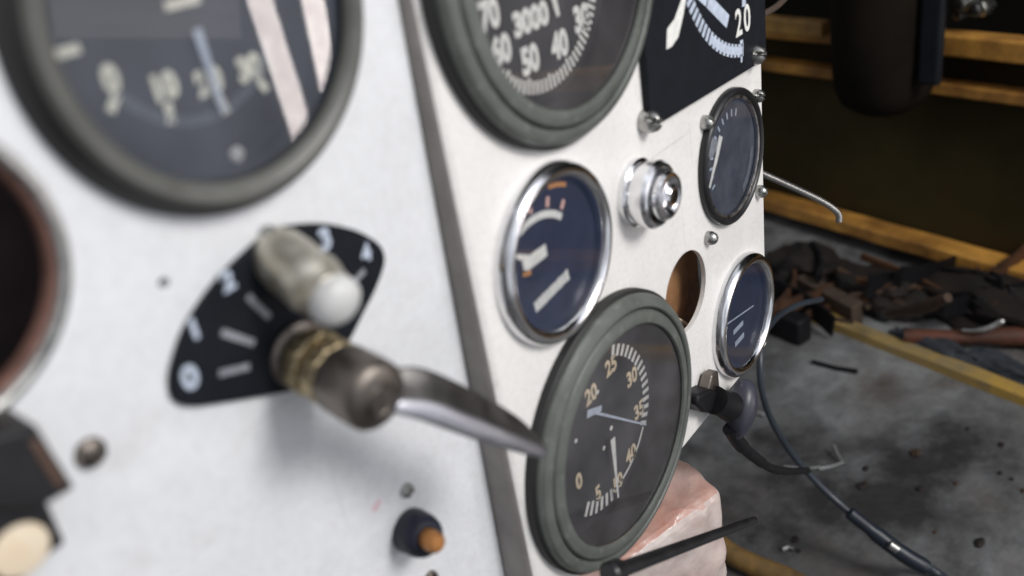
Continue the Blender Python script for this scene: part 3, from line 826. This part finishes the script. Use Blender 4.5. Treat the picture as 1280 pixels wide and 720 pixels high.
# near-right vertical edge at top_c: the block spreads back along b and left along a
box(bm, c, a_ * (bx_w / 2), b_ * (bx_d / 2), YUP * (bx_h / 2))
bmesh.ops.recalc_face_normals(bm, faces=bm.faces)
bmesh.ops.bevel(bm, geom=list(bm.edges), offset=6, segments=4, profile=.5, affect='EDGES', clamp_overlap=True)
bmesh.ops.triangulate(bm, faces=bm.faces)
for _ in range(6):
    long_ = [e for e in bm.edges if e.calc_length() > 3.2]
    if not long_: break
    bmesh.ops.subdivide_edges(bm, edges=long_, cuts=1)
    bmesh.ops.triangulate(bm, faces=bm.faces)
pk = finish('wrapped_block', bm, [M['pink'], M['pinktop']], None, loc=c - YUP * (bx_h / 2), angle=180)
me_ = pk.data
nrm = [v.normal.copy() for v in me_.vertices]
for q_, n_ in zip(me_.vertices, nrm):
    a1 = 1 - abs(mnoise.noise(q_.co * 34)) * 2.2
    a2 = 1 - abs(mnoise.noise(q_.co * 75 + Vector((3, 1, 2)))) * 2.2
    a3 = mnoise.noise(q_.co * 14 + Vector((7, 0, 0)))
    q_.co += n_ * (.0016 * a1 * max(0, a1) + .0010 * a2 + .0010 * a3)
me_.update()
for p in me_.polygons:
    p.material_index = 1 if p.normal.z > .62 else 0
tag(pk, 'pink plastic-wrapped block with a reddish top standing under the lower round gauge', 'block')

# black rod with a knob in front of it
r0, r1 = at_depth(771, 714, 300), at_depth(943, 650, 395)
rd = thing('black_rod', r0, 'straight black rod with a knobbed end crossing in front of the pink block', 'rod')
bm = bmesh.new(); tube(bm, [r0.lerp(r1, k / 10) for k in range(11)], [2.7, 2.7, 2.6, 2.5, 2.4, 2.3, 2.2, 2.1, 2.0, 1.9, 1.6], 16); finish('shaft', bm, M['black'], rd)
bm = bmesh.new(); dr = (r1 - r0).normalized(); lathe(bm, r0 - dr * 6, dr, [(0, 0), (3.2, .3), (4.2, 1.5), (4.4, 6), (3.8, 8), (2.6, 8.6)], 32); finish('end_knob', bm, M['black'], rd)

# ------------------------------------------------------------------ floor and background
bm = bmesh.new()
g = 40
for i in range(g + 1):
    for j in range(g + 1):
        bm.verts.new((-600 + 3600 * i / g, -750 + 3750 * j / g, FZ))
bm.verts.ensure_lookup_table()
for i in range(g):
    for j in range(g): bm.faces.new([bm.verts[k] for k in (i * (g + 1) + j, (i + 1) * (g + 1) + j, (i + 1) * (g + 1) + j + 1, i * (g + 1) + j + 1)])
o = finish('floor', bm, M['floor'], None); tag(o, kind='structure')

# yellow strip lying on the floor, parallel to the rails
yE = on_floor(1140, 445, FZ).dot(EE)
d0 = on_e(1000, 392, yE).dot(DD); d1_ = d0 - 900
def DE(d, e, z): return DD * d + EE * e + YUP * z
bm = bmesh.new()
n = 24
ring = []
for k in range(n + 1):
    d = d0 + (d1_ - d0) * k / n
    w_ = 9 + 1.2 * mnoise.noise(Vector((k * .7, 0, 0))); hh = 9 + 1.5 * mnoise.noise(Vector((k * .5, 4, 0)))
    off = 2 * mnoise.noise(Vector((k * .3, 9, 0)))
    ring.append([bm.verts.new(DE(d, yE + off - w_, FZ)), bm.verts.new(DE(d, yE + off - w_ + 1, FZ + hh)), bm.verts.new(DE(d, yE + off + w_ - 1, FZ + hh)), bm.verts.new(DE(d, yE + off + w_, FZ))])
for A_, B_ in zip(ring, ring[1:]):
    for k in range(3): bm.faces.new((A_[k], A_[k + 1], B_[k + 1], B_[k]))
bm.faces.new(ring[0]); bm.faces.new(ring[-1])
o = finish('yellow_strip', bm, M['yellow'], None, loc=DE(d0, yE, FZ), bevel=1); tag(o, 'long worn yellow strip lying straight across the concrete floor', 'strip')
# second curved yellow-ochre edging near the pink block
bm = bmesh.new()
tube(bm, catmull([on_floor(880, 664, FZ + 8), on_floor(910, 690, FZ + 8), on_floor(945, 708, FZ + 8), on_floor(985, 724, FZ + 8), on_floor(1030, 750, FZ + 8)], 8), 8, 16)
o = finish('yellow_hose', bm, M['ochre'], None, loc=on_floor(910, 690, FZ)); tag(o, 'ochre curved hose on the floor behind the pink block', 'hose')

# machine frame: long rails, a wide dark side plate and an upright
e1 = yE + 170
mf = thing('machine_frame', DE(200, e1, FZ), 'rusty steel frame with two long rails above a wide dark side plate', 'machine frame')
pbot = on_e(1120, 291, e1)          # lower rusty edge
zb = pbot.z
ptop = on_e(1230, 118, e1); zt = ptop.z
p3 = on_e(1230, 55, e1); zr = p3.z
dL, dR = on_e(940, 240, e1).dot(DD) + 150, on_e(1280, 300, e1).dot(DD) - 500
bm = bmesh.new()
box(bm, DE((dL + dR) / 2, e1 + 14, (zb + zr) / 2), DD * ((dL - dR) / 2), EE * 5, YUP * ((zr - zb) / 2))
finish('side_plate', bm, M['olive'], mf, bevel=1.5)
def rail(name, z, hh, dep, m, e=e1, da=dL, db=dR, wob=1.5):
    bm = bmesh.new(); n = 40; rg = []
    for k in range(n + 1):
        d = da + (db - da) * k / n
        j = wob * mnoise.noise(Vector((k * .6, z * .1, 1))); j2 = wob * mnoise.noise(Vector((k * .8, z * .1, 5)))
        rg.append([bm.verts.new(DE(d, e - dep + j, z - hh + j2)), bm.verts.new(DE(d, e - dep + j, z + hh + j2)), bm.verts.new(DE(d, e + 6, z + hh + j2)), bm.verts.new(DE(d, e + 6, z - hh + j2))])
    for A_, B_ in zip(rg, rg[1:]):
        for k in range(4): bm.faces.new((A_[k], A_[(k + 1) % 4], B_[(k + 1) % 4], B_[k]))
    bm.faces.new(rg[0]); bm.faces.new(rg[-1])
    return finish(name, bm, m, mf, bevel=2)
rail('lower_flange', zb, 8, 22, M['rust'], wob=.8)
rail('rail', zt + 4, 6, 14, M['rust'], wob=.4)
rail('rail', zr, 10, 18, M['rust'], wob=.4)
up = at_depth(1100, 60, 1)
uc = on_e(1106, 60, e1 - 60)
bm = bmesh.new()
uw = (on_e(1165, 60, e1 - 60) - on_e(1050, 60, e1 - 60)).length / 2
zlow = on_e(1100, 128, e1 - 60).z
lathe(bm, Vector((uc.x, uc.y, zlow)), YUP, [(0, -8), (uw * .5, -6), (uw * .8, 4), (uw * .93, 20), (uw * .98, 44), (uw, 80), (uw, 400), (0, 400)], 64)
finish('upright_drum', bm, M['sootblack'], mf)
ue = on_e(1164, 60, e1 - 78)
bm = bmesh.new(); box(bm, Vector((ue.x, ue.y, zlow + 226)), DD * 11, EE * 5, YUP * 195)  # strip standing in for the bluish highlight down the drum's right edge
finish('upright_highlight', bm, M['bluegrey'], mf, bevel=4)
# bright ochre bar end at the upper left of the frame
g0, g1 = on_e(935, 27, e1 - 40), on_e(1033, 36, e1 - 40)
bm = bmesh.new(); box(bm, (g0 + g1) / 2 , (g1 - g0) / 2, EE * 8, YUP * 8)
o = finish('ochre_bar', bm, M['goldrust'], None, loc=g0, bevel=2); tag(o, 'short ochre bar end beside the top right edge of the panel', 'bar')
# small silver fittings
for k, (px, py) in enumerate(((1196, 6), (1215, 14), (1190, 22))):
    q_ = on_e(px, py, e1 - 10)
    bm = bmesh.new(); lathe(bm, q_ + EE * 25, -EE, [(9, 0), (9, 12), (7, 13), (7, 20), (6, 24), (0, 26)] if k < 2 else [(5, 0), (5, 14), (4, 18), (0, 19)], 6 if k == 1 else 24)
    finish('fitting', bm, M['zinc'], mf)

# dark wall behind everything
bm = bmesh.new()
box(bm, DE(520, e1 + 420, FZ + 800), DD * 1100, EE * 20, YUP * 805)
o = finish('back_wall', bm, M['wall'], None, loc=DE(300, e1 + 420, FZ)); tag(o, 'sooty dark wall behind the rusty machine frame', 'wall', kind='structure')

# scrap lying under the frame
def lump(name, px, py, e, rx, ry, rz, m, label, cat, seed, z=None):
    q_ = on_floor(px, py, FZ)
    bm = bmesh.new(); bmesh.ops.create_icosphere(bm, subdivisions=4, radius=1)
    for v in bm.verts:
        d = 1 + .35 * mnoise.noise(v.co * 1.6 + Vector((seed, 0, 0))) + .2 * mnoise.noise(v.co * 4 + Vector((0, seed, 0)))
        c_ = v.co * d
        v.co = q_ + DD * c_.x * rx + EE * c_.y * ry + YUP * (max(-.02, c_.z + .35) * rz)
    o = finish(name, bm, m, None, loc=q_, angle=30); tag(o, label, cat); return o
lump('scrap_lump', 1010, 352, 0, 52, 36, 30, M['scrap'], 'dark greasy lump under the frame nearest the panel edge', 'scrap', 1)
lump('scrap_lump', 1090, 376, 0, 56, 34, 28, M['scrap'], 'dark greasy lump under the middle of the rusty frame', 'scrap', 2)
lump('scrap_lump', 1250, 400, 0, 100, 40, 27, M['scrap'], 'wide dark greasy heap under the right end of the rusty frame', 'scrap', 3)
# tangled broken pieces on and around the lumps
rs_ = random.Random(21)
SCR = [('flat', M['rustdim'], 'flat rusty scrap strip'), ('rod', M['wood'], 'thin brown scrap rod'), ('plate', M['rubber'], 'bent dark scrap plate')]
for k in range(27):
    kind, m_, lab = SCR[k % 3]
    q_ = on_floor(rs_.uniform(965, 1290), rs_.uniform(362, 410), FZ) + YUP * rs_.uniform(6, 34)
    a_1 = rs_.uniform(0, math.pi); el = rs_.uniform(-.35, .35)
    dv = (DD * math.cos(a_1) + EE * math.sin(a_1)) * math.cos(el) + YUP * math.sin(el)
    u1_, v1_ = perp(dv); L1 = rs_.uniform(22, 60)
    if q_.z - abs(dv.z) * L1 < FZ + 4: q_.z = FZ + 5 + abs(dv.z) * L1
    bm = bmesh.new()
    if kind == 'rod':
        mid = q_ + u1_ * rs_.uniform(-8, 8)
        tube(bm, catmull([q_ - dv * L1, mid, q_ + dv * L1], 5), rs_.uniform(2, 4.5), 10)
    else:
        wv, tv = (rs_.uniform(4, 9), 1.8) if kind == 'flat' else (rs_.uniform(9, 18), 1.4)
        rg = []
        for i in range(7):
            t_ = i / 6 * 2 - 1
            cc_ = q_ + dv * (L1 * t_) + u1_ * (rs_.uniform(3, 9) * t_ * t_ + rs_.uniform(-1, 1))
            w2 = wv * (1 - .25 * rs_.random())
            rg.append([bm.verts.new(cc_ + v1_ * w2 + u1_ * tv), bm.verts.new(cc_ - v1_ * w2 + u1_ * tv), bm.verts.new(cc_ - v1_ * w2 - u1_ * tv), bm.verts.new(cc_ + v1_ * w2 - u1_ * tv)])
        for A_, B_ in zip(rg, rg[1:]):
            for i in range(4): bm.faces.new((A_[i], A_[(i + 1) % 4], B_[(i + 1) % 4], B_[i]))
        bm.faces.new(rg[0]); bm.faces.new(rg[-1])
    o = finish('scrap_' + ('strip' if kind == 'flat' else kind), bm, m_, None, loc=q_, angle=30)
    tag(o, lab + ' in the tangled heap under the rusty frame', 'scrap', {'flat': 'rusty strips in the scrap heap', 'rod': 'rods in the scrap heap', 'plate': 'dark plates in the scrap heap'}[kind])
def stick(name, pts, r, m, label, cat):
    bm = bmesh.new(); tube(bm, catmull(pts, 5), r, 12); o = finish(name, bm, m, None, loc=pts[0]); tag(o, label, cat); return o
stick('broken_stick', [on_floor(1112, 392, FZ + 40), on_floor(1150, 385, FZ + 75), on_floor(1185, 372, FZ + 100)], [4, 5, 6, 5, 4], M['wood'], 'slanting brown broken stick under the rusty frame', 'stick')
stick('rusty_pipe', [on_floor(1130, 420, FZ + 12), on_floor(1200, 422, FZ + 13), on_floor(1290, 420, FZ + 14), on_floor(1380, 425, FZ + 14)], [7, 9, 9], M['rustred'], 'red-brown rusty pipe on the floor beyond the yellow strip', 'pipe')
stick('pipe_highlight', [on_floor(1203, 413, FZ + 24), on_floor(1225, 413, FZ + 27), on_floor(1243, 407, FZ + 32), on_floor(1255, 400, FZ + 38)], [2, 3.2, 3, 1.5], M['wire'], 'bright curved strip added as the white highlight on the rusty pipe', 'highlight strip')  # added strip in place of the pipe's white highlight
lump('crumpled_rag', 1165, 440, 0, 42, 11, 12, M['rag'], 'grey-blue crumpled rag between the yellow strip and the rusty pipe', 'rag', 5)
lump('crumpled_rag', 1250, 462, 0, 36, 11, 10, M['rag'], 'grey crumpled rag beyond the right end of the yellow strip', 'rag', 8)
bm = bmesh.new(); q_ = on_floor(1035, 388, FZ); box(bm, q_ + YUP * 12, DD * 42 + EE * 8, EE * 9, YUP * 14)
o = finish('tan_board', bm, M['tan'], None, loc=q_, bevel=2); tag(o, 'small dull tan board standing behind the near end of the yellow strip', 'board')
bm = bmesh.new(); q_ = on_floor(985, 420, FZ); box(bm, q_ + YUP * 14, DD * 22, EE * 10, YUP * 14)
o = finish('black_bracket', bm, M['rubber'], None, loc=q_, bevel=3); tag(o, 'black block at the near end of the yellow strip', 'bracket')

# loose bits on the floor
def wirebit(pts, r, label, m=M['wire']):
    P = [on_floor(px, py, FZ + r + dz) for px, py, dz in pts]
    bm = bmesh.new(); tube(bm, P, r, 8); o = finish('wire_scrap', bm, m, None, loc=P[0]); tag(o, label, 'wire scrap', 'loose bits on the concrete floor'); return o
wirebit([(1024, 586, 0), (1040, 583, 0), (1054, 578, 2), (1048, 568, 5), (1043, 556, 8)], 1.3, 'silver hooked wire scrap near the black cable loop')
wirebit([(980, 583, 0), (1006, 586, 0), (1026, 584, 0)], 1.0, 'short silver wire scrap just left of the hooked one')
wirebit([(945, 516, 0), (952, 517, 1), (955, 519, 0)], 2.0, 'tiny bright metal crumb beside the purplish plug')
wirebit([(1015, 452, 0), (1045, 460, 0), (1072, 464, 1)], 2.2, 'thin black wire scrap lying below the yellow strip', M['rubber'])
wirebit([(978, 687, 0), (986, 684, 0), (992, 686, 1)], 1.6, 'tiny bright curl of metal near the ochre hose')
for k in range(15):
    px, py = random.uniform(960, 1280), random.uniform(470, 715)
    q_ = on_floor(px, py, FZ)
    bm = bmesh.new(); bmesh.ops.create_icosphere(bm, subdivisions=2, radius=1)
    s_ = random.uniform(1.2, 3.6)
    for v in bm.verts:
        d = 1 + .5 * mnoise.noise(v.co * 1.5 + Vector((k, 0, 0)))
        v.co = q_ + Vector((v.co.x * s_ * d * random.uniform(.99, 1.01) * 1.4, v.co.y * s_ * d, (v.co.z + .5) * s_ * .6 * d))
    o = finish('grit_crumb', bm, M['scrap'] if k % 4 else M['wood'], None, loc=q_)
    tag(o, 'small pale crumb of grit on the stained floor' if k % 4 == 0 else 'small dark crumb of grit on the stained floor', 'grit',
        'pale grit on the floor' if k % 4 == 0 else 'dark grit on the floor')

# ------------------------------------------------------------------ light
W = bpy.data.worlds.new('World'); SC.world = W; W.use_nodes = True
nt = W.node_tree; N = nt.nodes; L = nt.links
bg = N['Background']
tc = N.new('ShaderNodeTexCoord'); sp = N.new('ShaderNodeSeparateXYZ'); L.new(tc.outputs['Generated'], sp.inputs[0])
def mth(op, a, b=None, c=None):
    n = N.new('ShaderNodeMath'); n.operation = op
    for i, x in enumerate((a, b, c)):
        if x is None: continue
        if isinstance(x, (int, float)): n.inputs[i].default_value = x
        else: L.new(x, n.inputs[i])
    return n.outputs[0]
def smooth(x, lo, hi):
    n = N.new('ShaderNodeMapRange'); n.interpolation_type = 'SMOOTHSTEP'
    n.inputs['From Min'].default_value = lo; n.inputs['From Max'].default_value = hi
    L.new(x, n.inputs['Value']); return n.outputs[0]
frontw = smooth(mth('ADD', mth('MULTIPLY', sp.outputs['Y'], -.86), mth('MULTIPLY', sp.outputs['X'], .5)), -.15, .95)
upw = smooth(sp.outputs['Z'], -.45, .75)
nz = N.new('ShaderNodeTexNoise'); nz.inputs['Scale'].default_value = 2.2; nz.inputs['Detail'].default_value = 3
L.new(tc.outputs['Generated'], nz.inputs['Vector'])
nzv = N.new('ShaderNodeMapRange'); nzv.inputs['From Min'].default_value = .35; nzv.inputs['From Max'].default_value = .65
nzv.inputs['To Min'].default_value = .45; nzv.inputs['To Max'].default_value = 1.5
L.new(nz.outputs['Fac'], nzv.inputs['Value'])
s_ = mth('ADD', mth('MULTIPLY', frontw, .72), mth('MULTIPLY', upw, .18))
s_ = mth('ADD', mth('MULTIPLY', s_, nzv.outputs[0]), .05)
bg.inputs['Color'].default_value = (.92, .95, 1.02, 1)
L.new(s_, bg.inputs['Strength'])

def area(name, loc, target, sx, sy, power, col, spread=180):
    l = bpy.data.lights.new(name, 'AREA'); l.shape = 'RECTANGLE'; l.size = sx; l.size_y = sy; l.energy = power; l.color = col
    l.spread = math.radians(spread)
    o = bpy.data.objects.new(name, l); COL.objects.link(o)
    o.location = Vector(loc)
    o.rotation_euler = (Vector(target) - Vector(loc)).to_track_quat('-Z', 'Y').to_euler()
    return o
area('daylight_opening', (.32, -.92, .55), (.20, 0, -.14), .34, .34, 8.0, (1, .97, .93))

# the two bright slots mirrored in the left gauge's glass
def mirror_pt(px, py, yp):
    """where the sight line through the pixel goes after the left gauge's glass, on the plane y = yp (mm)"""
    d = ray(px, py); n = FL.n
    t = (FL.p(G1C[0], G1C[1], 3.2) - CAM).dot(n) / d.dot(n)
    q = CAM + d * t
    r = d - n * (2 * d.dot(n))
    return q + r * ((yp - q.y) / r.y)
def slot(name, pl, power):
    A_ = [mirror_pt(px, py, -700) for px, py in pl]
    c0 = (A_[0] + A_[1]) / 2; c1 = (A_[2] + A_[3]) / 2
    ln = (c1 - c0).length; wd = ((A_[0] - A_[1]).length + (A_[2] - A_[3]).length) / 2
    zax = -(FL.p(G1C[0], G1C[1]) - (c0 + c1) / 2).normalized()
    yax = (c1 - c0).normalized(); zax = (zax - yax * zax.dot(yax)).normalized(); xax = yax.cross(zax)
    l = bpy.data.lights.new(name, 'AREA'); l.shape = 'RECTANGLE'; l.size = wd * MM * .8; l.size_y = ln * MM; l.energy = power; l.color = (1, .95, .92)
    l.use_nodes = True
    n_ = l.node_tree.nodes; k_ = l.node_tree.links
    ge = n_.new('ShaderNodeNewGeometry'); mp = n_.new('ShaderNodeMapping'); mp.inputs['Scale'].default_value = (1.5, 7, 1)
    tx = n_.new('ShaderNodeTexNoise'); tx.inputs['Scale'].default_value = 1.0; tx.inputs['Detail'].default_value = 3
    rp = n_.new('ShaderNodeValToRGB'); e_ = rp.color_ramp.elements
    e_[0].position = .35; e_[1].position = .65; e_[0].color = (.80, .72, .72, 1); e_[1].color = (1, .96, .93, 1)
    k_.new(ge.outputs['Parametric'], mp.inputs[0]); k_.new(mp.outputs[0], tx.inputs['Vector']); k_.new(tx.outputs['Fac'], rp.inputs['Fac'])
    k_.new(rp.outputs['Color'], n_['Emission'].inputs['Color'])
    o = bpy.data.objects.new(name, l); COL.objects.link(o)
    Mx = Matrix((xax, yax, zax)).transposed().to_4x4(); Mx.translation = (c0 + c1) / 2 * MM
    o.matrix_world = Mx
    return wd, ln
print('slot', slot('doorway_slot', [(300, -20), (336, -20), (372, 188), (394, 176)], .215))
print('slot', slot('doorway_slot', [(371, -20), (402, -20), (404, 118), (424, 110)], .165))

slot('glass_patch_lamp', [(30, -90), (296, -90), (56, 40), (300, 54)], .038)  # added lamp, only for the pale patch reflected in the left gauge's glass

# ------------------------------------------------------------------ camera
cam = bpy.data.cameras.new('camera'); co = bpy.data.objects.new('camera', cam); COL.objects.link(co)
Mc = Matrix(((CX.x, -CX.y, -CX.z), (CY.x, -CY.y, -CY.z), (CZ.x, -CZ.y, -CZ.z))).to_4x4()
Mc.translation = CAM * MM
co.matrix_world = Mc
cam.sensor_width = 36; cam.lens = FPX / 1280 * 36
cam.clip_start = .005; cam.clip_end = 50
cam.dof.use_dof = True; cam.dof.focus_distance = .42; cam.dof.aperture_fstop = 7
SC.camera = co
SC.view_settings.view_transform = 'Standard'; SC.view_settings.look = 'None'
SC.view_settings.exposure = .36; SC.view_settings.gamma = 1
SC.cycles.use_denoising = True
